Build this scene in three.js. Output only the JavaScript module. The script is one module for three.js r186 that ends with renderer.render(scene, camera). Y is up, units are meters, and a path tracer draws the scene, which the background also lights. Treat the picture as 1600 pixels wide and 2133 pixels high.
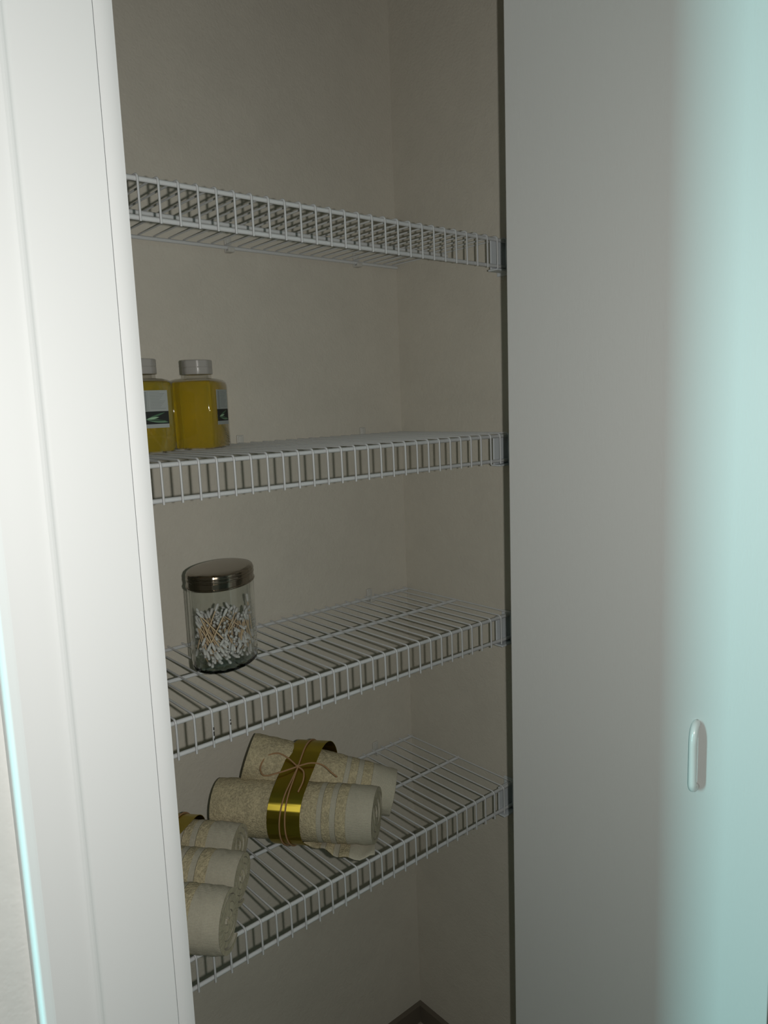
import * as THREE from 'three';
import { RoundedBoxGeometry } from 'three/addons/geometries/RoundedBoxGeometry.js';
import { mergeGeometries, mergeVertices, toCreasedNormals } from 'three/addons/utils/BufferGeometryUtils.js';
import { RectAreaLightUniformsLib } from 'three/addons/lights/RectAreaLightUniformsLib.js';

// ---------------------------------------------------------------- camera, light, exposure
const scene = new THREE.Scene();
scene.background = new THREE.Color(0x000000);
const camera = new THREE.PerspectiveCamera(2 * Math.atan(1066.5 / 1560.1) * 180 / Math.PI, 1600 / 2133, 0.02, 30);
camera.position.set(-1.026, 1.4386, 0.8722);
camera.rotation.order = 'YXZ';
camera.rotation.set(-0.1449, -0.7096, -0.0366);
camera.updateMatrixWorld(true);
const renderer = new THREE.WebGLRenderer({ antialias: true });
renderer.toneMapping = THREE.LinearToneMapping;
renderer.toneMappingExposure = 1.0;
renderer.shadowMap.enabled = true;

// the flash of the hand-held camera, held upright: 5 cm to the right of the lens
const flash = new THREE.SpotLight(0xfffdf8, 1.62, 0, 1.15, 0.35, 2);
flash.position.set(-1.026 + 0.7547 * 0.05, 1.4386 - 0.0362 * 0.05, 0.8722 + 0.6551 * 0.05);
flash.target.position.set(flash.position.x + 0.6447, flash.position.y - 0.1444, flash.position.z - 0.7507);
flash.castShadow = true; flash.shadow.radius = 0.35; flash.shadow.mapSize.set(2048, 2048);
flash.shadow.camera.near = 0.05; flash.shadow.camera.far = 8;
scene.add(flash, flash.target);

// daylight through a narrow window in the hall to the left of the closet
RectAreaLightUniformsLib.init();
const WIN = { x: -3.5, z0: -0.545, z1: -0.27, y0: 0.35, y1: 2.05 };
const daylight = new THREE.RectAreaLight(new THREE.Color().setRGB(0.48, 1.0, 1.02), 53, WIN.z1 - WIN.z0, WIN.y1 - WIN.y0);
daylight.position.set(WIN.x + 0.03, (WIN.y0 + WIN.y1) / 2, (WIN.z0 + WIN.z1) / 2);
daylight.lookAt(0, (WIN.y0 + WIN.y1) / 2, (WIN.z0 + WIN.z1) / 2);
scene.add(daylight);

// ---------------------------------------------------------------- helpers
let seed = 7;
const rnd = () => { seed = (seed * 1664525 + 1013904223) >>> 0; return seed / 4294967296; };
const V = (x, y, z) => new THREE.Vector3(x, y, z);
const used = {};
const numbered = n => { const k = used[n] = (used[n] ?? -1) + 1; return k ? `${n}_${String(k).padStart(3, '0')}` : n; };
function mesh(name, geo, mat, parent = scene) {
  const m = new THREE.Mesh(geo, mat); m.name = parent === scene ? numbered(name) : name;
  m.castShadow = m.receiveShadow = true; parent.add(m); return m;
}
function struct(name, geo, mat) { const m = mesh(name, geo, mat); m.userData.kind = 'structure'; return m; }
function thing(name, label, category, pos = [0, 0, 0], group) {
  const g = new THREE.Group(); g.name = numbered(name); g.position.set(...pos); scene.add(g);
  g.userData = { label, category }; if (group) g.userData.group = group; return g;
}
function tag(o, label, category, group) { o.userData = { label, category }; if (group) o.userData.group = group; return o; }
function box(x0, x1, y0, y1, z0, z1, uvScale = 1) {
  const g = new THREE.BoxGeometry(x1 - x0, y1 - y0, z1 - z0); g.translate((x0 + x1) / 2, (y0 + y1) / 2, (z0 + z1) / 2);
  const p = g.attributes.position, n = g.attributes.normal, uv = g.attributes.uv;
  for (let i = 0; i < p.count; i++) {
    const ax = Math.abs(n.getX(i)), ay = Math.abs(n.getY(i));
    if (ax > 0.5) uv.setXY(i, p.getZ(i) * uvScale, p.getY(i) * uvScale);
    else if (ay > 0.5) uv.setXY(i, p.getX(i) * uvScale, p.getZ(i) * uvScale);
    else uv.setXY(i, p.getX(i) * uvScale, p.getY(i) * uvScale);
  }
  return g;
}
function rbox(w, h, d, r, x, y, z) { const g = new RoundedBoxGeometry(w, h, d, 2, r); g.translate(x, y, z); return g; }
const merge = a => mergeGeometries(a.map(g => g.index ? g.toNonIndexed() : g));
// a bent rod along a polyline
function rod(pts, r, n = 6) {
  const P = [], I = [];
  let t = pts[1].clone().sub(pts[0]).normalize();
  let u = Math.abs(t.y) < 0.9 ? V(0, 1, 0) : V(1, 0, 0); u.addScaledVector(t, -u.dot(t)).normalize();
  for (let i = 0; i < pts.length; i++) {
    const a = pts[Math.max(0, i - 1)], b = pts[Math.min(pts.length - 1, i + 1)];
    t = b.clone().sub(a).normalize(); u.addScaledVector(t, -u.dot(t)).normalize();
    const w = t.clone().cross(u);
    for (let k = 0; k < n; k++) {
      const c = Math.cos(k / n * 2 * Math.PI) * r, s = Math.sin(k / n * 2 * Math.PI) * r;
      P.push(pts[i].x + u.x * c + w.x * s, pts[i].y + u.y * c + w.y * s, pts[i].z + u.z * c + w.z * s);
    }
  }
  for (let i = 0; i < pts.length - 1; i++) for (let k = 0; k < n; k++) {
    const a = i * n + k, b = i * n + (k + 1) % n; I.push(a, b, a + n, b, b + n, a + n);
  }
  const e = (pts.length - 1) * n;
  for (let k = 1; k < n - 1; k++) { I.push(0, k + 1, k); I.push(e, e + k, e + k + 1); }
  const g = new THREE.BufferGeometry(); g.setAttribute('position', new THREE.Float32BufferAttribute(P, 3)); g.setIndex(I);
  g.computeVertexNormals(); return g;
}
// a closed (x, z) outline carried straight up from y0 to y1
function upright(outline, y0, y1) {
  const s = new THREE.Shape(outline.map(([x, z]) => new THREE.Vector2(x, -z)));
  const g = new THREE.ExtrudeGeometry(s, { depth: y1 - y0, bevelEnabled: false, curveSegments: 4 });
  g.rotateX(-Math.PI / 2); g.translate(0, y0, 0); return toCreasedNormals(g, 0.7);
}
function noiseTexture(size, fn, srgb) {
  const d = new Uint8Array(size * size * 4);
  for (let y = 0; y < size; y++) for (let x = 0; x < size; x++) {
    const c = fn(x, y), o = (y * size + x) * 4; d[o] = c[0]; d[o + 1] = c[1]; d[o + 2] = c[2]; d[o + 3] = 255;
  }
  const t = new THREE.DataTexture(d, size, size); t.wrapS = t.wrapT = THREE.RepeatWrapping; t.magFilter = THREE.LinearFilter;
  t.minFilter = THREE.LinearMipmapLinearFilter; t.generateMipmaps = true;
  if (srgb) t.colorSpace = THREE.SRGBColorSpace; t.needsUpdate = true; return t;
}
// tileable value noise
function tileNoise(cells, s) {
  const v = []; let q = s; for (let i = 0; i < cells * cells; i++) { q = (q * 1664525 + 1013904223) >>> 0; v.push(q / 4294967296); }
  return (x, y) => {
    x *= cells; y *= cells; const xi = Math.floor(x), yi = Math.floor(y), fx = x - xi, fy = y - yi;
    const g = (a, b) => v[((b % cells + cells) % cells) * cells + (a % cells + cells) % cells], sx = fx * fx * (3 - 2 * fx), sy = fy * fy * (3 - 2 * fy);
    return (g(xi, yi) * (1 - sx) + g(xi + 1, yi) * sx) * (1 - sy) + (g(xi, yi + 1) * (1 - sx) + g(xi + 1, yi + 1) * sx) * sy;
  };
}

// ---------------------------------------------------------------- materials
const n16 = tileNoise(16, 3), n64 = tileNoise(64, 9), n128 = tileNoise(128, 21);
const rollerBump = noiseTexture(512, (x, y) => { const u = x / 512, v = y / 512, k = 255 * (0.45 * n64(u, v) + 0.55 * n128(u, v)); return [k, k, k]; });
rollerBump.repeat.set(3, 3);
const wallTone = noiseTexture(256, (x, y) => { const u = x / 256, v = y / 256, k = 246 + 9 * (0.6 * n16(u, v) + 0.4 * n64(u, v)); return [k, k, k - 1]; }, true);
wallTone.repeat.set(1.3, 1.3);
const lin = (r, g, b) => new THREE.Color().setRGB(r, g, b);
const M = {
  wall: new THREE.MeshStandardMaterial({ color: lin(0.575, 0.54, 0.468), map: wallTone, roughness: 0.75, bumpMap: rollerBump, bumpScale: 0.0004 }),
  hall: new THREE.MeshStandardMaterial({ color: lin(0.74, 0.735, 0.72), map: wallTone, roughness: 0.7, bumpMap: rollerBump, bumpScale: 0.0003 }),
  far: new THREE.MeshStandardMaterial({ color: lin(0.17, 0.15, 0.13), map: wallTone, roughness: 0.8 }),
  ceiling: new THREE.MeshStandardMaterial({ color: lin(0.4, 0.38, 0.35), roughness: 0.9 }),
  floor: new THREE.MeshStandardMaterial({ color: lin(0.26, 0.22, 0.165), roughness: 0.9, bumpMap: rollerBump, bumpScale: 0.002 }),
  base: new THREE.MeshStandardMaterial({ color: lin(0.12, 0.1, 0.075), roughness: 0.6 }),
  trim: new THREE.MeshStandardMaterial({ color: lin(0.76, 0.765, 0.765), roughness: 0.62 }),
  door: new THREE.MeshStandardMaterial({ color: lin(0.57, 0.565, 0.55), roughness: 0.5, bumpMap: rollerBump, bumpScale: 0.0001 }),
  chip: new THREE.MeshStandardMaterial({ color: lin(0.03, 0.028, 0.025), roughness: 0.7 }),
  pull: new THREE.MeshPhysicalMaterial({ color: lin(0.72, 0.72, 0.7), roughness: 0.3, clearcoat: 0.6, clearcoatRoughness: 0.1 }),
  wire: new THREE.MeshPhysicalMaterial({ color: lin(0.56, 0.57, 0.57), roughness: 0.4, clearcoat: 0.35, clearcoatRoughness: 0.15 }),
  clip: new THREE.MeshStandardMaterial({ color: lin(0.5, 0.49, 0.45), roughness: 0.45 }),
  plastic: new THREE.MeshStandardMaterial({ color: lin(0.56, 0.59, 0.61), roughness: 0.45 }),
  pane: new THREE.MeshStandardMaterial({ color: 0xdff4f3, emissive: lin(0.6, 0.95, 0.93), emissiveIntensity: 1.0, roughness: 0.3 }),
};

// ---------------------------------------------------------------- the setting
const CEIL = 2.44, XR = 0.038, ZB = -0.300, XL = -0.80, ZI = 0.09, ZF = 0.205, JL = -0.736, JR = 0.02, HEAD = 2.05;
const XC = -0.942;                      // outside corner of the closet block, at the left
struct('floor', box(-3.6, 1.4, -0.08, 0, -1.5, 3.3, 1), M.floor);
struct('ceiling', box(-3.6, 1.4, CEIL, CEIL + 0.08, -1.5, 3.3, 1), M.ceiling);
struct('wall_back', box(XC, XR + 0.12, 0, CEIL, ZB - 0.1, ZB), M.wall);
struct('wall_right', box(XR, XR + 0.12, 0, CEIL, ZB, ZI), M.wall);
struct('wall_left', box(XC, XL, 0, CEIL, ZB, ZI), M.wall);
{ // front wall with the closet opening; its left end is a rounded outside corner
  const r = 0.014, o = [[JL - 0.019, ZI], [JL - 0.019, ZF]];
  for (let k = 0; k <= 6; k++) { const a = Math.PI / 2 + k / 6 * Math.PI / 2; o.push([XC + r + Math.cos(a) * r, ZF - r + Math.sin(a) * r]); }
  o.push([XC, ZI]);
  const parts = [upright(o, 0, CEIL), box(JR + 0.019, 1.3, 0, CEIL, ZI, ZF), box(JL - 0.019, JR + 0.019, HEAD + 0.019, CEIL, ZI, ZF)];
  for (const g of parts) { g.deleteAttribute('uv'); }
  const g = merge(parts); const p = g.attributes.position, uv = []; for (let i = 0; i < p.count; i++) uv.push(p.getX(i) + p.getZ(i), p.getY(i));
  g.setAttribute('uv', new THREE.Float32BufferAttribute(uv, 2)); struct('wall_front', g, M.hall);
}
struct('wall_far_right', box(1.3, 1.4, 0, CEIL, -1.5, 3.3), M.far);
struct('wall_far_front', box(-3.6, 1.3, 0, CEIL, 3.2, 3.3), M.far);
struct('wall_far_back', box(-3.6, 1.3, 0, CEIL, -1.5, -1.4), M.far);
struct('wall_far_left', merge([
  box(-3.6, WIN.x, 0, CEIL, -1.4, WIN.z0), box(-3.6, WIN.x, 0, CEIL, WIN.z1, 3.2),
  box(-3.6, WIN.x, 0, WIN.y0, WIN.z0, WIN.z1), box(-3.6, WIN.x, WIN.y1, CEIL, WIN.z0, WIN.z1)]), M.far);
{ const w = new THREE.Group(); w.name = 'window_1'; w.userData.kind = 'structure'; scene.add(w);
  const { z0, z1, y0, y1 } = WIN, x = WIN.x;
  mesh('window_frame', merge([box(x - 0.06, x + 0.01, y0, y1, z0, z0 + 0.025), box(x - 0.06, x + 0.01, y0, y1, z1 - 0.025, z1),
    box(x - 0.06, x + 0.01, y0, y0 + 0.025, z0 + 0.025, z1 - 0.025), box(x - 0.06, x + 0.01, y1 - 0.025, y1, z0 + 0.025, z1 - 0.025)]), M.trim, w);
  mesh('pane', box(x - 0.03, x - 0.024, y0 + 0.025, y1 - 0.025, z0 + 0.025, z1 - 0.025), M.pane, w);
}
struct('baseboard_back', box(XL, XR, 0, 0.042, ZB, ZB + 0.012), M.base);
struct('baseboard_right', box(XR - 0.012, XR, 0, 0.042, ZB + 0.012, ZI), M.base);
// door jambs, one board each, with eased edges
function jamb(x0, x1) {
  const e = 0.0025, o = [[x0, ZI], [x1, ZI], [x1, ZF - e], [x1 - e * 0.3, ZF - e * 0.3], [x1 - e, ZF], [x0 + e, ZF], [x0 + e * 0.3, ZF - e * 0.3], [x0, ZF - e]];
  return upright(o, 0, HEAD);
}
struct('trim_1', jamb(JL - 0.0188, JL), M.trim);
struct('trim_2', jamb(JR, JR + 0.0178), M.trim);
struct('trim_3', box(JL - 0.0188, JR + 0.0178, HEAD, HEAD + 0.0188, ZI, ZF), M.trim);
// moulded casing: thick inner board, cove step, thinner field, rounded outer edge
function casing(side, x) {
  const pr = [[0, 0], [0, 0.0245], [0.0012, 0.026], [0.066, 0.026], [0.0682, 0.0255], [0.0694, 0.0242], [0.0701, 0.0222], [0.0712, 0.0206], [0.0735, 0.0196], [0.0775, 0.0191], [0.1085, 0.019]];
  for (let k = 1; k <= 10; k++) { const a = Math.PI / 2 * (1 - k / 10); pr.push([0.1085 + Math.cos(a) * 0.0115, 0.0075 + Math.sin(a) * 0.0115]); }
  pr.push([0.12, 0.0]);
  return upright(pr.map(([d, h]) => [x + side * d, ZF + h]), 0, HEAD + 0.02);
}
struct('trim_4', casing(-1, -0.764), M.trim);
struct('trim_5', casing(1, 0.048), M.trim);

// ---------------------------------------------------------------- bifold door, folded open at the right
{
  const d = new THREE.Group(); d.name = 'door_1'; d.userData = { kind: 'structure', label: 'white flat bifold closet door folded open' }; scene.add(d);
  const leaf = (ax, az, bx, bz, thick, name) => {
    const L = Math.hypot(bx - ax, bz - az), g = new RoundedBoxGeometry(L, 2.0, thick, 2, 0.0018); g.translate(L / 2, 1.0, 0);
    const m = mesh(name, g, M.door, d); m.position.set(ax, 0.02, az); m.rotation.y = -Math.atan2(bz - az, bx - ax); return m;
  };
  const A = V(-0.155, 0, 0.148), B = V(-0.078, 0, 0.515), t = B.clone().sub(A).normalize(), n = V(-t.z, 0, t.x), T = 0.032;   // n: outward face, to the left
  const c0 = A.clone().addScaledVector(n, -T / 2), c1 = B.clone().addScaledVector(n, -T / 2);
  const lead = leaf(c0.x, c0.z, c1.x, c1.z, T, 'panel');
  leaf(0.0, 0.15, -0.0275, 0.52, T, 'panel');
  // bow pull
  const base = A.clone().addScaledVector(t, 0.2765), at = (h, y) => V(base.x + n.x * h, y, base.z + n.z * h);
  const y0 = 0.9105, y1 = 1.0, pts = [at(-0.003, y1 + 0.0002)];
  for (let k = 0; k <= 8; k++) { const a = k / 8 * Math.PI / 2; pts.push(at(0.004 + Math.sin(a) * 0.0125, y1 - 0.024 + Math.cos(a) * 0.0235)); }
  for (let k = 0; k <= 8; k++) { const a = k / 8 * Math.PI / 2; pts.push(at(0.0065 + Math.cos(a) * 0.010, y0 + 0.010 - Math.sin(a) * 0.010)); }
  pts.push(at(-0.003, y0));
  const h = mesh('pull_handle', rod(pts, 0.0052, 14), M.pull, d); h.userData.label = 'slim white bow pull'; lead.updateMatrixWorld(true); lead.attach(h);
}

// ---------------------------------------------------------------- wire shelves
const PITCH = 0.0254, RAIL = 0.0032, WIRE = 0.00155, ZR = -0.0047, LIP = 0.0439, ZK = -0.2915, ZM = -0.150;
const wireGeo = (() => {
  const yt = RAIL + WIRE, zf = ZR + RAIL + WIRE, r = 0.0058, p = [V(0, yt, ZK - 0.004), V(0, yt, zf - r)];
  for (let k = 1; k <= 4; k++) { const a = k / 4 * Math.PI / 2; p.push(V(0, yt - r + Math.cos(a) * r, zf - r + Math.sin(a) * r)); }
  p.push(V(0, -LIP - 0.0048, zf)); return rod(p, WIRE, 6);
})();
const railGeo = rod([V(XL + 0.004, 0, 0), V(0.031, 0, 0)], RAIL, 10);
const clipGeo = (() => merge([
  rbox(0.013, 0.026, 0.0045, 0.0015, 0, 0.006, ZB + 0.0026),
  rbox(0.007, 0.012, 0.003, 0.001, -0.001, 0.011, ZB + 0.0056),
  rbox(0.012, 0.004, 0.014, 0.0012, 0, -0.0056, ZB + 0.0072),
  rbox(0.012, 0.007, 0.003, 0.001, 0, -0.0035, ZK + 0.0052)]))();
const bracketGeo = (() => merge([
  rbox(0.004, 0.058, 0.030, 0.0012, XR - 0.0023, -LIP / 2 - 0.0045, -0.016),            // plate on the wall
  rbox(0.042, 0.054, 0.003, 0.0012, XR - 0.0235, -LIP / 2 - 0.0035, -0.0105),           // web behind the rails
  rbox(0.045, 0.0032, 0.021, 0.0012, XR - 0.0248, -LIP - 0.0072, -0.0035),              // foot under the lower rail
  rbox(0.003, 0.050, 0.0115, 0.0012, XR - 0.0045, -LIP / 2 - 0.003, -0.004)]))();
const SHELF = [1.7075, 1.3723, 1.0404, 0.7052], DX = [0, 0.0008, -0.0064, -0.0043];
const DECK = i => SHELF[i] + RAIL + 2 * WIRE;
['topmost empty white wire shelf, seen from underneath', 'second white wire shelf from the top, carrying the yellow bottles',
  'third white wire shelf from the top, carrying the swab jar', 'lowest white wire shelf, carrying the rolled towels'].forEach((label, i) => {
  const s = thing('wire_shelf', label, 'shelf', [0, SHELF[i], 0], 'closet wire shelves');
  for (const [y, z] of [[0, ZR], [-LIP, ZR], [0, ZM], [0, ZK]]) { const m = mesh('rail', railGeo, M.wire, s); m.position.set(0, y, z); }
  for (let k = -5; k <= 26; k++) { const m = mesh('wire', wireGeo, M.wire, s); m.position.x = k < 26 ? (k - 25) * PITCH + DX[i] * (k < 25 ? 1 : 0.6) : 0.0235; }
  for (const x of [-0.63, -0.35, -0.07]) { const m = mesh('wall_clip', clipGeo, M.clip, s); m.position.x = x; }
  mesh('end_bracket', bracketGeo, M.plastic, s);
  if (i === 2) for (const [k, y, h] of [[2, -0.022, 0.004], [2, -0.029, 0.006], [2, -0.037, 0.003], [3, -0.018, 0.002], [3, -0.023, 0.003]])   // chipped coating
    mesh('coating_chip', rbox(0.0017, h, 0.0006, 0.0002, (k - 25) * PITCH + DX[i] + 0.0004, y, ZR + RAIL + 2 * WIRE), M.chip, s);
});

// ---------------------------------------------------------------- oil bottles
const canvasTex = (w, h, draw) => { const c = document.createElement('canvas'); c.width = w; c.height = h; draw(c.getContext('2d'), w, h); const t = new THREE.CanvasTexture(c); t.colorSpace = THREE.SRGBColorSpace; return t; };
const labelTex = canvasTex(256, 560, (g, w, h) => {
  g.fillStyle = '#969b98'; g.fillRect(0, 0, w, h);
  g.fillStyle = '#828785'; g.fillRect(72, 20, 3, 285); g.fillRect(24, 20, 3, 285);
  g.fillStyle = '#6d7270'; for (let y = 28; y < 296; y += 20) g.fillRect(36, y, 26, 11);                     // upright title, too small to read
  for (let k = 0; k < 12; k++) g.fillRect(92, 26 + k * 22, 90 + (k * 47) % 58, 4);
  g.fillStyle = '#0d1410'; g.fillRect(0, 312, w, 190);
  const leaf = (x0, y0, x1, y1, b, c) => { g.fillStyle = c; g.beginPath(); g.moveTo(x0, y0); const mx = (x0 + x1) / 2, my = (y0 + y1) / 2, dx = (y1 - y0) * b, dy = -(x1 - x0) * b; g.quadraticCurveTo(mx + dx, my + dy, x1, y1); g.quadraticCurveTo(mx - dx, my - dy, x0, y0); g.fill(); };
  leaf(40, 430, 250, 480, 0.22, '#5c7d62'); leaf(40, 430, 225, 330, 0.12, '#3f6146'); leaf(50, 425, 165, 400, 0.25, '#8fb08f'); leaf(60, 440, 240, 455, 0.12, '#27402c');
  g.fillStyle = '#0a0f0c'; g.beginPath(); g.moveTo(0, 470); g.quadraticCurveTo(120, 470, 256, 500); g.lineTo(0, 502); g.fill();
});
const backTex = canvasTex(256, 560, (g, w, h) => {
  g.fillStyle = '#cfd2c6'; g.fillRect(0, 0, w, h); g.fillStyle = '#4d5348';
  for (let k = 0; k < 19; k++) g.fillRect(16, 24 + k * 22, 180 + (k * 53) % 44, 8);
});
const B = {
  shell: new THREE.MeshPhysicalMaterial({ color: lin(0.9, 0.89, 0.87), transmission: 1, thickness: 0, roughness: 0.08, ior: 1.45, side: THREE.DoubleSide }),
  oil: new THREE.MeshPhysicalMaterial({ color: lin(0.95, 0.8, 0.09), transmission: 0.8, thickness: 0.05, roughness: 0.03, ior: 1.4, attenuationColor: lin(0.9, 0.76, 0.12), attenuationDistance: 0.08 }),
  cap: new THREE.MeshPhysicalMaterial({ color: lin(0.62, 0.6, 0.57), transmission: 0.55, thickness: 0, roughness: 0.3, ior: 1.45 }),
  label: new THREE.MeshStandardMaterial({ map: labelTex, roughness: 0.6 }),
  back: new THREE.MeshStandardMaterial({ map: backTex, roughness: 0.6, side: THREE.DoubleSide }),
};
// stacked rounded-square rings: [half width, corner radius, height]
function ringLoft(rows, capTop = true, n = 6, arch = 0) {
  const P = [], I = [], K = 4 * (n + 1);
  for (const [hw, cr0, y] of rows) {
    const cr = Math.min(cr0, hw);
    for (let q = 0; q < 4; q++) for (let k = 0; k <= n; k++) {
      const a = q * Math.PI / 2 + k / n * Math.PI / 2, cx = (q === 0 || q === 3 ? 1 : -1) * (hw - cr), cz = (q < 2 ? 1 : -1) * (hw - cr);
      P.push(cx + Math.cos(a) * cr, y, cz + Math.sin(a) * cr);
    }
  }
  for (let i = 0; i < rows.length - 1; i++) for (let k = 0; k < K; k++) { const a = i * K + k, b = i * K + (k + 1) % K; I.push(a, a + K, b, b, a + K, b + K); }
  const c0 = P.length / 3; P.push(0, rows[0][2] + arch, 0); for (let k = 0; k < K; k++) I.push(c0, k, (k + 1) % K);
  if (capTop) { const c1 = P.length / 3, e = (rows.length - 1) * K; P.push(0, rows[rows.length - 1][2], 0); for (let k = 0; k < K; k++) I.push(c1, e + (k + 1) % K, e + k); }
  const g = new THREE.BufferGeometry(); g.setAttribute('position', new THREE.Float32BufferAttribute(P, 3)); g.setIndex(I);
  return toCreasedNormals(g, 0.75);
}
function makeBottle(label) {
  const t = thing('oil_bottle', label, 'bottle', [0, 0, 0], 'yellow oil bottles');
  const H = 0.035, CR = 0.0085, rows = (e) => [[H - 0.007 - e, CR - 0.002, e], [H - 0.002 - e, CR, 0.0016 + e], [H - e, CR, 0.006 + e]];
  const sh = [[H, CR, 0.095], [H - 0.0012, CR, 0.0995], [H - 0.0045, CR, 0.1035], [H - 0.010, 0.012, 0.1058], [0.0215, 0.0215, 0.1064], [0.0205, 0.0205, 0.1075], [0.0205, 0.0205, 0.117]];
  const body = mesh('body', ringLoft([...rows(0), ...sh], false, 6, 0.004), B.shell, t);
  const liq = label.includes('full') ? [[H - 0.0014, CR - 0.001, 0.095], [H - 0.0026, CR - 0.001, 0.0992], [H - 0.006, CR, 0.1022]] : [[H - 0.0014, CR - 0.001, 0.0935]];
  mesh('oil', ringLoft([...rows(0.0013), ...liq], true, 6, 0.004), B.oil, t);
  const cp = new THREE.LatheGeometry([[0, 0.1122], [0.0195, 0.1122], [0.0222, 0.1124], [0.0226, 0.113], [0.0226, 0.1222], [0.0221, 0.1226], [0.0221, 0.1232], [0.0226, 0.1236], [0.0226, 0.1325], [0.0218, 0.1336], [0, 0.1336]].map(([x, y]) => new THREE.Vector2(x, y)), 40);
  mesh('cap', toCreasedNormals(cp, 0.6), B.cap, t);
  const la = new THREE.BoxGeometry(0.040, 0.0525, 0.0004); la.translate(0.003, 0.0625, H + 0.0004); mesh('label', la, B.label, body).userData.label = 'pale label with green leaf picture';
  const lb = new THREE.BoxGeometry(0.040, 0.060, 0.0004); lb.rotateY(Math.PI); lb.translate(0, 0.060, -H - 0.0004); mesh('back_label', lb, B.back, body);
  return t;
}
{ // label face of the first looks to the front right, that of the second more to the camera
  const b1 = makeBottle('yellow oil bottle beside, with clear headroom above the oil, fully in view'); b1.userData.label = 'right one of the two yellow oil bottles, fully in view';
  b1.position.set(-0.479, DECK(1), -0.189);
  b1.rotation.y = Math.PI / 2 - Math.atan2(0.054, 0.043) + 0.0;
  const b2 = makeBottle('full yellow bottle'); b2.userData.label = 'left yellow oil bottle, half hidden behind the white door trim';
  b2.position.set(-0.574, DECK(1), -0.178); b2.rotation.y = -0.05;
}

// ---------------------------------------------------------------- jar of cotton swabs
const JAR = { x: -0.4801, z: -0.1588, a: 0.0484, b: 0.0697, phi: 0.8099, y: DECK(2) };
function ovalLathe(profile, a, b, seg = 72) {       // profile radii are insets from the oval's edge
  const P = [], I = [];
  for (const [e, y] of profile) for (let k = 0; k < seg; k++) { const t = k / seg * 2 * Math.PI; P.push(Math.cos(t) * Math.max(a - e, 0) * (e >= a ? 0 : 1), y, Math.sin(t) * Math.max(b - e * (e >= a ? 99 : 1), 0)); }
  for (let i = 0; i < profile.length - 1; i++) for (let k = 0; k < seg; k++) { const c = i * seg + k, d = i * seg + (k + 1) % seg; I.push(c, c + seg, d, d, c + seg, d + seg); }
  const g = new THREE.BufferGeometry(); g.setAttribute('position', new THREE.Float32BufferAttribute(P, 3)); g.setIndex(I); return toCreasedNormals(mergeVertices(g, 1e-6), 0.6);
}
const J = {
  glass: new THREE.MeshPhysicalMaterial({ color: lin(0.975, 0.98, 0.97), transmission: 1, thickness: 0, roughness: 0.02, ior: 1.5, side: THREE.DoubleSide }),
  base: new THREE.MeshPhysicalMaterial({ color: lin(0.9, 0.95, 0.92), transmission: 1, thickness: 0.01, roughness: 0.02, ior: 1.5, attenuationColor: lin(0.45, 0.6, 0.52), attenuationDistance: 0.03 }),
  lid: new THREE.MeshPhysicalMaterial({ color: lin(0.29, 0.25, 0.2), metalness: 1, roughness: 0.22 }),
  cotton: new THREE.MeshStandardMaterial({ color: lin(0.6, 0.6, 0.585), roughness: 1 }),
  stick: new THREE.MeshStandardMaterial({ color: lin(0.66, 0.5, 0.32), roughness: 0.7 }),
};
{
  const t = thing('swab_jar', 'oval clear glass jar with metal lid, full of cotton swabs', 'jar', [JAR.x, JAR.y, JAR.z]);
  t.rotation.y = -JAR.phi;
  const { a, b } = JAR;
  mesh('glass_wall', ovalLathe([[0.0010, 0.0062], [0, 0.008], [0, 0.124], [0.0015, 0.1275], [0.0015, 0.136]], a, b), J.glass, t);
  mesh('inner_wall', ovalLathe([[0.0045, 0.0062], [0.0035, 0.009], [0.0035, 0.126]], a, b), J.glass, t);
  mesh('glass_base', ovalLathe([[9, 0.0010], [0.010, 0.0010], [0.006, 0], [0.0025, 0.0006], [0.0005, 0.0025], [0.0003, 0.0052], [0.0035, 0.0058], [9, 0.0052]], a, b), J.base, t);
  const lid = mesh('lid', ovalLathe([[0.0035, 0.1265], [-0.001, 0.1262], [-0.0018, 0.1272], [-0.0018, 0.1285], [-0.0006, 0.1295], [-0.0006, 0.1372], [-0.0012, 0.1380], [-0.0012, 0.1392], [-0.0004, 0.1400], [-0.0004, 0.1426], [-0.0010, 0.1434], [-0.0010, 0.1444], [-0.0002, 0.1452], [0.0003, 0.1478], [0.0018, 0.1490], [0.006, 0.1498], [0.02, 0.1508], [9, 0.1512]], a, b), J.lid, t);
  lid.userData.label = 'ridged metal lid';
}
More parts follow.
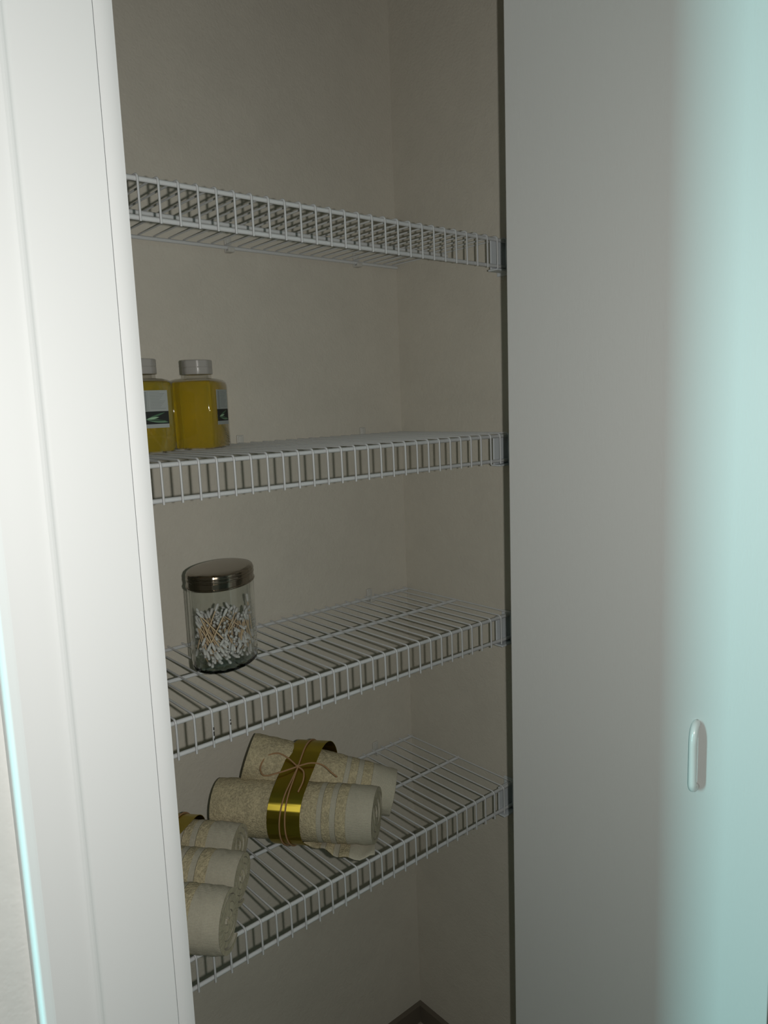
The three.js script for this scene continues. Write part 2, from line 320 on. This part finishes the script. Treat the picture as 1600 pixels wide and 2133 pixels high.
{ // swabs: laid one by one, none through another or through the glass
  const L = 0.071, rs = 0.0011, rt = 0.0023, lim = 0.0060, a = JAR.a - lim, b = JAR.b - lim, inside = (x, z) => (x / a) ** 2 + (z / b) ** 2 < 1;
  const stickGeo = new THREE.CylinderGeometry(rs, rs, L - 0.012, 5, 1);
  const tipGeo = new THREE.LatheGeometry([[0, -0.0075], [0.0013, -0.0072], [0.0019, -0.0045], [0.0023, -0.001], [0.0024, 0.002], [0.0021, 0.0045], [0.0012, 0.006], [0, 0.0064]].map(([x, y]) => new THREE.Vector2(x, y)), 8);
  const proto = new THREE.Group(); proto.name = 'cotton_swab';
  const add = (n, g, m, y, f) => { const o = new THREE.Mesh(g, m); o.name = n; o.castShadow = o.receiveShadow = true; o.position.y = y; if (f) o.rotation.x = Math.PI; proto.add(o); };
  add('stick', stickGeo, J.stick, 0); add('cotton_tip', tipGeo, J.cotton, L / 2 - 0.0064); add('cotton_tip', tipGeo, J.cotton, -L / 2 + 0.0064, true);
  const placed = [];
  const segDist = (p1, d1, p2, d2) => { // least distance between two sticks of length L
    const r = p1.clone().sub(p2), a = L * L, e = L * L, f = d2.dot(r) * L, c = d1.dot(r) * L, bb = d1.dot(d2) * L * L, den = a * e - bb * bb;
    let s = den > 1e-12 ? Math.min(1, Math.max(0, (bb * f - c * e) / den)) : 0.5, q = (bb * s + f) / e;
    if (q < 0) { q = 0; s = Math.min(1, Math.max(0, -c / a)); } else if (q > 1) { q = 1; s = Math.min(1, Math.max(0, (bb - c) / a)); }
    return p1.clone().addScaledVector(d1, s * L).distanceTo(p2.clone().addScaledVector(d2, q * L));
  };
  let tries = 0;
  while (placed.length < 165 && tries++ < 900000) {
    const layer = placed.length / 165, y0 = 0.0072 + (rnd() ** 2) * 0.022 + Math.max(0, layer - 0.25) * rnd() * 0.040;
    const az = (rnd() < 0.6 ? 0.9 + (rnd() - 0.5) * 1.4 : rnd() * Math.PI * 2) + (rnd() < 0.5 ? Math.PI : 0), el = Math.asin(Math.min(0.96, 0.02 + rnd() ** 1.3 * (0.5 + 0.5 * layer)));
    const d = V(Math.cos(el) * Math.cos(az), Math.sin(el), Math.cos(el) * Math.sin(az));
    const x = (rnd() * 2 - 1) * a, z = (rnd() * 2 - 1) * b; if (!inside(x, z)) continue;
    const p = V(x, y0 + rt, z), e = p.clone().addScaledVector(d, L); if (!inside(e.x, e.z) || e.y > (placed.length % 9 === 0 ? 0.098 : 0.080)) continue;
    if (placed.some(q => segDist(p, d, q.p, q.d) < 0.0024)) continue;
    placed.push({ p, d });
  }
  for (const { p, d } of placed) {
    const o = proto.clone(); o.name = numbered('cotton_swab'); scene.add(o);
    o.userData = { label: 'white tipped wooden cotton swab inside the glass jar', category: 'cotton swab', group: 'cotton swabs in the jar' };
    const m = p.clone().addScaledVector(d, L / 2).applyAxisAngle(V(0, 1, 0), -JAR.phi);
    o.position.set(JAR.x + m.x, JAR.y + m.y, JAR.z + m.z);
    o.quaternion.setFromUnitVectors(V(0, 1, 0), d.clone().applyAxisAngle(V(0, 1, 0), -JAR.phi));
  }
  console.log('swabs', placed.length, tries);
}

// ---------------------------------------------------------------- rolled towels
// cloth: u runs in from the hemmed end (one tile = 25 cm), v along the cloth; woven hem and stripes between the terry pile
const band = u => { const c = u * 31.25; return c < 0.35 ? 2 : c < 4.3 ? 1 : (c > 6.0 && c < 6.9) || (c > 8.3 && c < 9.1) ? 1 : 0; };
const nT = tileNoise(200, 31), nT2 = tileNoise(90, 37), nT3 = tileNoise(24, 41);
const towelMap = noiseTexture(1024, (x, y) => {
  const u = x / 1024, v = y / 1024, k = band(u), f = nT(u, v), m = nT2(u, v), c = nT3(u, v);
  if (k) { const rib = (y % 6 < 3 ? 1 : 0.94) * (0.95 + 0.05 * f); return [186 * rib, 180 * rib, 161 * rib]; }
  const q = 0.80 + 0.16 * f + 0.12 * m + 0.08 * (c - 0.5); return [188 * q, 176 * q, 143 * q];
}, true);
const towelBump = noiseTexture(1024, (x, y) => { const u = x / 1024, v = y / 1024, k = band(u); const h = k ? 60 + (y % 6 < 3 ? 25 : 0) : 130 + 90 * nT(u, v) + 35 * nT2(u, v); return [h, h, h]; });
for (const t of [towelMap, towelBump]) t.repeat.set(3.2, 3.2);
const clothMat = new THREE.MeshStandardMaterial({ map: towelMap, bumpMap: towelBump, bumpScale: 0.0022, roughness: 1 });
const n3 = (x, y, z) => Math.sin(x * 61 + 3 * Math.sin(y * 37)) * 0.5 + Math.sin(y * 83 + z * 47 + 2 * Math.sin(x * 29)) * 0.3 + Math.sin(z * 131 + x * 97) * 0.2;
// p0 far (left) end, p1 hemmed (right) end
function rollTowel(label, p0, p1, r0, r1, o = {}) {
  const { turns = 4.2, start = 0.4, sag = 0.0, group, squash = 1, flip = 1 } = o, P = [], UV = [], I = [];
  const ax = p1.clone().sub(p0), L = ax.length(); ax.normalize();
  const up = V(0, 1, 0).addScaledVector(ax, -ax.y).normalize(), sd = ax.clone().cross(up);
  const NT = Math.round(turns * 30), NL = 40, thm = turns * 2 * Math.PI, s0 = 1.7 + 1.31 * (used.rolled_towel ?? -1);
  let arc = 0; const cols = [];
  for (let k = 0; k <= NT; k++) {
    const f = k / NT, th = start + flip * (thm * (1 - f)), rr = 1 - 0.86 * f; cols.push({ f, th, rr, arc }); arc += thm / NT * rr * r1;
  }
  const pitch = 0.86 / turns;
  const row = (inner) => { for (const c of cols) for (let j = 0; j <= NL; j++) {
    const w = j / NL, e = Math.pow(Math.abs(w * 2 - 1), 6), R = r0 + (r1 - r0) * w;
    let r = R * (c.rr - (inner ? pitch * 0.93 * (1 - 0.25 * Math.max(0, 1 - c.f * NT / 3)) : 0));
    r *= 1 + 0.02 * n3(w * 1.1 + s0, c.th * 0.05, c.rr) - 0.05 * e * (inner ? -0.2 : 1) * (c.f < 0.28 ? 1 : 0.3);
    const shift = (0.0020 * Math.sin(c.th * 0.83 + s0) - 0.003 * (c.f - 0.3)) * (w * 2 - 1);
    const y = Math.cos(c.th) * r * (Math.cos(c.th) < 0 ? squash : 1) + R * (squash - 1) * 0 - sag * Math.sin(w * Math.PI), x = Math.sin(c.th) * r;
    const q = p0.clone().addScaledVector(ax, w * L + shift).addScaledVector(up, y).addScaledVector(sd, x);
    P.push(q.x, q.y, q.z); UV.push((1 - w) * L, c.arc + (inner ? 0.003 : 0));
  } };
  row(false); row(true);
  const S = NL + 1, O = (NT + 1) * S, quad = (a, b, c, d) => flip > 0 ? I.push(a, b, c, b, d, c) : I.push(a, c, b, b, c, d);
  for (let k = 0; k < NT; k++) for (let j = 0; j < NL; j++) { const a = k * S + j; quad(a, a + 1, a + S, a + S + 1); quad(O + a, O + a + S, O + a + 1, O + a + S + 1); }
  for (let k = 0; k < NT; k++) { const a = k * S; quad(a, a + S, O + a, O + a + S); const b = a + NL; quad(b, O + b, b + S, O + b + S); }
  for (let j = 0; j < NL; j++) { quad(j, O + j, j + 1, O + j + 1); const a = NT * S + j; quad(a, a + 1, O + a, O + a + 1); }
  const g = new THREE.BufferGeometry(); g.setAttribute('position', new THREE.Float32BufferAttribute(P, 3)); g.setAttribute('uv', new THREE.Float32BufferAttribute(UV, 2)); g.setIndex(I);
  const c = p0.clone().add(p1).multiplyScalar(0.5); c.y -= Math.max(r0, r1); g.translate(-c.x, -c.y, -c.z);
  const m = mesh('rolled_towel', toCreasedNormals(g, 0.9), clothMat); m.position.copy(c);
  return tag(m, label, 'towel', group);
}
const DK = DECK(3);
// the band around a bundle: convex outline of the rolls in the plane across the axis, walked by arc length
function outline(origin, axis, rolls, along = axis) {
  const up = V(0, 1, 0).addScaledVector(axis, -axis.y).normalize(), sd = axis.clone().cross(up), pts = [];
  for (const { p0, p1, r0, r1 } of rolls) {
    const d = p1.clone().sub(p0), w = origin.clone().sub(p0).dot(axis) / d.dot(axis), c = p0.clone().addScaledVector(d, w).sub(origin), R = r0 + (r1 - r0) * w;
    for (let k = 0; k < 60; k++) { const a = k / 60 * 2 * Math.PI; pts.push([c.dot(sd) + Math.cos(a) * R, Math.max(c.dot(up) + Math.sin(a) * R, DK - origin.y + 0.0048)]); }
  }
  pts.sort((p, q) => p[0] - q[0] || p[1] - q[1]);
  const cr = (o, a, b) => (a[0] - o[0]) * (b[1] - o[1]) - (a[1] - o[1]) * (b[0] - o[0]), half = l => { const h = []; for (const p of l) { while (h.length > 1 && cr(h[h.length - 2], h[h.length - 1], p) <= 1e-9) h.pop(); h.push(p); } h.pop(); return h; };
  const hull = [...half(pts), ...half([...pts].reverse())], n = hull.length, len = [0];
  for (let i = 0; i < n; i++) { const a = hull[i], b = hull[(i + 1) % n]; len.push(len[i] + Math.hypot(b[0] - a[0], b[1] - a[1])); }
  const total = len[n];
  const at = (s, t, h) => { s = ((s % total) + total) % total; let i = 0; while (len[i + 1] < s) i++;
    const a = hull[i], b = hull[(i + 1) % n], f = (s - len[i]) / (len[i + 1] - len[i]), ex = (b[0] - a[0]) / (len[i + 1] - len[i]), ey = (b[1] - a[1]) / (len[i + 1] - len[i]);
    return origin.clone().addScaledVector(along, t).addScaledVector(sd, a[0] + (b[0] - a[0]) * f + ey * h).addScaledVector(up, a[1] + (b[1] - a[1]) * f - ex * h); };
  return { at, total, sd, up };
}
const goldMat = new THREE.MeshPhysicalMaterial({ color: lin(0.5, 0.39, 0.05), metalness: 1, roughness: 0.36, anisotropy: 0.85 });
const twineMat = new THREE.MeshStandardMaterial({ color: lin(0.34, 0.2, 0.1), roughness: 0.95 });
function ribbonGeo(o, w, h) {
  const P = [], UV = [], I = [], N = 160;
  for (let k = 0; k < N; k++) for (const [t, e] of [[-w / 2, h], [w / 2, h], [w / 2, h - 0.0007], [-w / 2, h - 0.0007]]) { const q = o.at(k / N * o.total, t, e + 0.0002 * Math.sin(k * 0.37)); P.push(q.x, q.y, q.z); UV.push(t + w / 2, k / N * o.total); }
  for (let k = 0; k < N; k++) for (let j = 0; j < 4; j++) { const a = k * 4 + j, b = k * 4 + (j + 1) % 4, c = ((k + 1) % N) * 4 + j, d = ((k + 1) % N) * 4 + (j + 1) % 4; I.push(a, c, b, b, c, d); }
  const g = new THREE.BufferGeometry(); g.setAttribute('position', new THREE.Float32BufferAttribute(P, 3)); g.setAttribute('uv', new THREE.Float32BufferAttribute(UV, 2)); g.setIndex(I); return toCreasedNormals(g, 0.6);
}
const smooth = (pts, n, closed = false) => new THREE.CatmullRomCurve3(pts, closed).getPoints(n);
{ // bundle near the shelf's middle
  const F = { p0: V(-0.470, DK + 0.0555, -0.236), p1: V(-0.297, DK + 0.0555, -0.023), r0: 0.052, r1: 0.052 };
  const T = { p0: V(-0.409, DK + 0.122, -0.234), p1: V(-0.226, DK + 0.052, -0.062), r0: 0.050, r1: 0.046 };
  const U = { p0: V(-0.375, DK + 0.036, -0.255), p1: V(-0.295, DK + 0.036, -0.155), r0: 0.035, r1: 0.035 };
  const grp = 'towels of the tied bundle';
  const front = rollTowel('cream rolled towel at the front of the gold-banded bundle', F.p0, F.p1, F.r0, F.r1, { start: 2.6, group: grp });
  rollTowel('cream rolled towel lying behind and above in the gold-banded bundle', T.p0, T.p1, T.r0, T.r1, { start: -2.2, group: grp, turns: 4.0 });
  rollTowel('small rolled towel underneath the gold-banded bundle', U.p0, U.p1, U.r0, U.r1, { start: 1, group: grp, turns: 3 });
  { // the loose end of the front towel, lying out on the wires
    const fx = F.p1.clone().sub(F.p0).normalize(), out = V(-fx.z, 0, fx.x), P = [], UV = [], I = [], NU = 16, NV = 6;
    for (const side of [0, 1]) for (let i = 0; i <= NU; i++) for (let j = 0; j <= NV; j++) {
      const u = i / NU, v = j / NV, w = 0.03 + 0.034 * Math.sin(u * 2.4) ** 2 * (0.6 + 0.4 * u);
      const q = F.p0.clone().lerp(F.p1, 0.56 + 0.42 * u).addScaledVector(out, -0.006 + v * w).addScaledVector(fx, 0.008 * v * u);
      q.y = DK + 0.0012 + 0.0085 * (1 - v) + 0.003 * v * (1 + Math.sin(u * 19 + v * 2)) + (side ? 0.0042 : 0);
      P.push(q.x, q.y, q.z); UV.push((1 - 0.56 - 0.42 * u) * 0.274, v * 0.05);
    }
    const S = NV + 1, O = (NU + 1) * S;
    for (let i = 0; i < NU; i++) for (let j = 0; j < NV; j++) { const a = i * S + j; I.push(a, a + S, a + 1, a + 1, a + S, a + S + 1); I.push(O + a, O + a + 1, O + a + S, O + a + 1, O + a + S + 1, O + a + S); }
    const edge = (a, b) => I.push(a, b, O + a, b, O + b, O + a);
    for (let i = 0; i < NU; i++) { edge(i * S + S, i * S); edge(i * S + NV, i * S + S + NV); }
    for (let j = 0; j < NV; j++) { edge(j, j + 1); edge(NU * S + j + 1, NU * S + j); }
    const g = new THREE.BufferGeometry(); g.setAttribute('position', new THREE.Float32BufferAttribute(P, 3)); g.setAttribute('uv', new THREE.Float32BufferAttribute(UV, 2)); g.setIndex(I); g.computeVertexNormals();
    g.translate(-front.position.x, -front.position.y, -front.position.z); mesh('loose_end', g, clothMat, front);
  }
  const ax = F.p1.clone().sub(F.p0).normalize().applyAxisAngle(V(0, 1, 0), -0.15), org = F.p0.clone().lerp(F.p1, 0.505), o = outline(org, ax, [F, T], F.p1.clone().sub(F.p0).normalize());
  tag(mesh('gold_ribbon', ribbonGeo(o, 0.055, 0.0042), goldMat), 'shiny gold ribbon wrapped round the front towel bundle', 'ribbon', 'ribbons round the towels');
  // where the band bridges from the front roll to the upper one
  let sB = 0, best = 9; for (let s = 0; s < o.total; s += 0.001) { const q = o.at(s, 0, 0), e = q.distanceTo(V(-0.372, 0.832, -0.135)); if (e < best) { best = e; sB = s; } }
  const dir = o.at(sB + 0.01, 0, 0).y > o.at(sB, 0, 0).y ? 1 : -1, at = (s, t, h = 0.006) => o.at(sB + dir * s, t, h);
  const tw = thing('jute_twine', 'brown jute twine tied in a bow over the gold ribbon', 'twine', [0, 0, 0]);
  const loopAround = (f) => { const pts = []; for (let k = 0; k < 48; k++) { const s = k / 48 * o.total; pts.push(at(s, f(s / o.total), 0.0055)); } return smooth([...pts, pts[0]], 220); };
  mesh('strand', rod(loopAround(x => -0.004 * Math.sin(x * 2 * Math.PI) + 0.0), 0.0013, 6), twineMat, tw);
  mesh('strand', rod(loopAround(x => 0.009 * Math.sin(x * Math.PI) * -1), 0.0013, 6), twineMat, tw);
  mesh('bow', rod(smooth([at(0, 0, 0.006), at(0.014, -0.022, 0.010), at(0.020, -0.042, 0.013), at(0.012, -0.059, 0.012), at(-0.008, -0.062, 0.009), at(-0.022, -0.050, 0.009), at(-0.016, -0.026, 0.010), at(0, 0, 0.007)], 80), 0.0014, 6), twineMat, tw);
  mesh('tail', rod(smooth([at(0, 0, 0.0075), at(-0.010, 0.014, 0.009), at(-0.026, 0.019, 0.007), at(-0.046, 0.017, 0.005)], 40), 0.0014, 6), twineMat, tw);
  mesh('tail', rod(smooth([at(0, 0, 0.0075), at(0.006, 0.022, 0.010), at(0.004, 0.042, 0.009), at(-0.008, 0.062, 0.005), at(-0.014, 0.072, 0.004)], 40), 0.0014, 6), twineMat, tw);
  mesh('knot', new THREE.SphereGeometry(0.0032, 10, 8).translate(...at(0, 0, 0.007).toArray()), twineMat, tw);
}
{ // bundle at the left, partly behind the door trim
  const ax = V(0.63, 0, 0.776), mk = (x, z, L, r) => ({ p1: V(x, DK + r + 0.0035, z), p0: V(x - ax.x * L, DK + r + 0.0035, z - ax.z * L), r0: r, r1: r });
  const A = mk(-0.602, 0.030, 0.225, 0.047), Bq = mk(-0.540, -0.043, 0.225, 0.042), C = mk(-0.499, -0.121, 0.165, 0.039), grp = 'towels of the left bundle';
  rollTowel('cream rolled towel overhanging the front rail of the lowest shelf', A.p0, A.p1, A.r0, A.r1, { start: 2.4, group: grp });
  rollTowel('cream rolled towel in the middle of the left trio', Bq.p0, Bq.p1, Bq.r0, Bq.r1, { start: 2.0, group: grp });
  rollTowel('cream rolled towel at the back of the left trio', C.p0, C.p1, C.r0, C.r1, { start: 1.6, group: grp });
  const org = A.p0.clone().lerp(A.p1, 0.34), o = outline(org, ax, [A, Bq, C]);
  tag(mesh('gold_ribbon', ribbonGeo(o, 0.046, 0.003), goldMat), 'gold ribbon round the left towel trio, barely showing', 'ribbon', 'ribbons round the towels');
  const pts = []; for (let k = 0; k < 60; k++) pts.push(o.at(k / 60 * o.total, 0.006 * Math.sin(k / 60 * 6.28), 0.0044));
  tag(mesh('jute_twine', rod(smooth([...pts, pts[0]], 240), 0.0014, 6), twineMat), 'brown twine round the left towel trio', 'twine');
}

renderer.render(scene, camera);
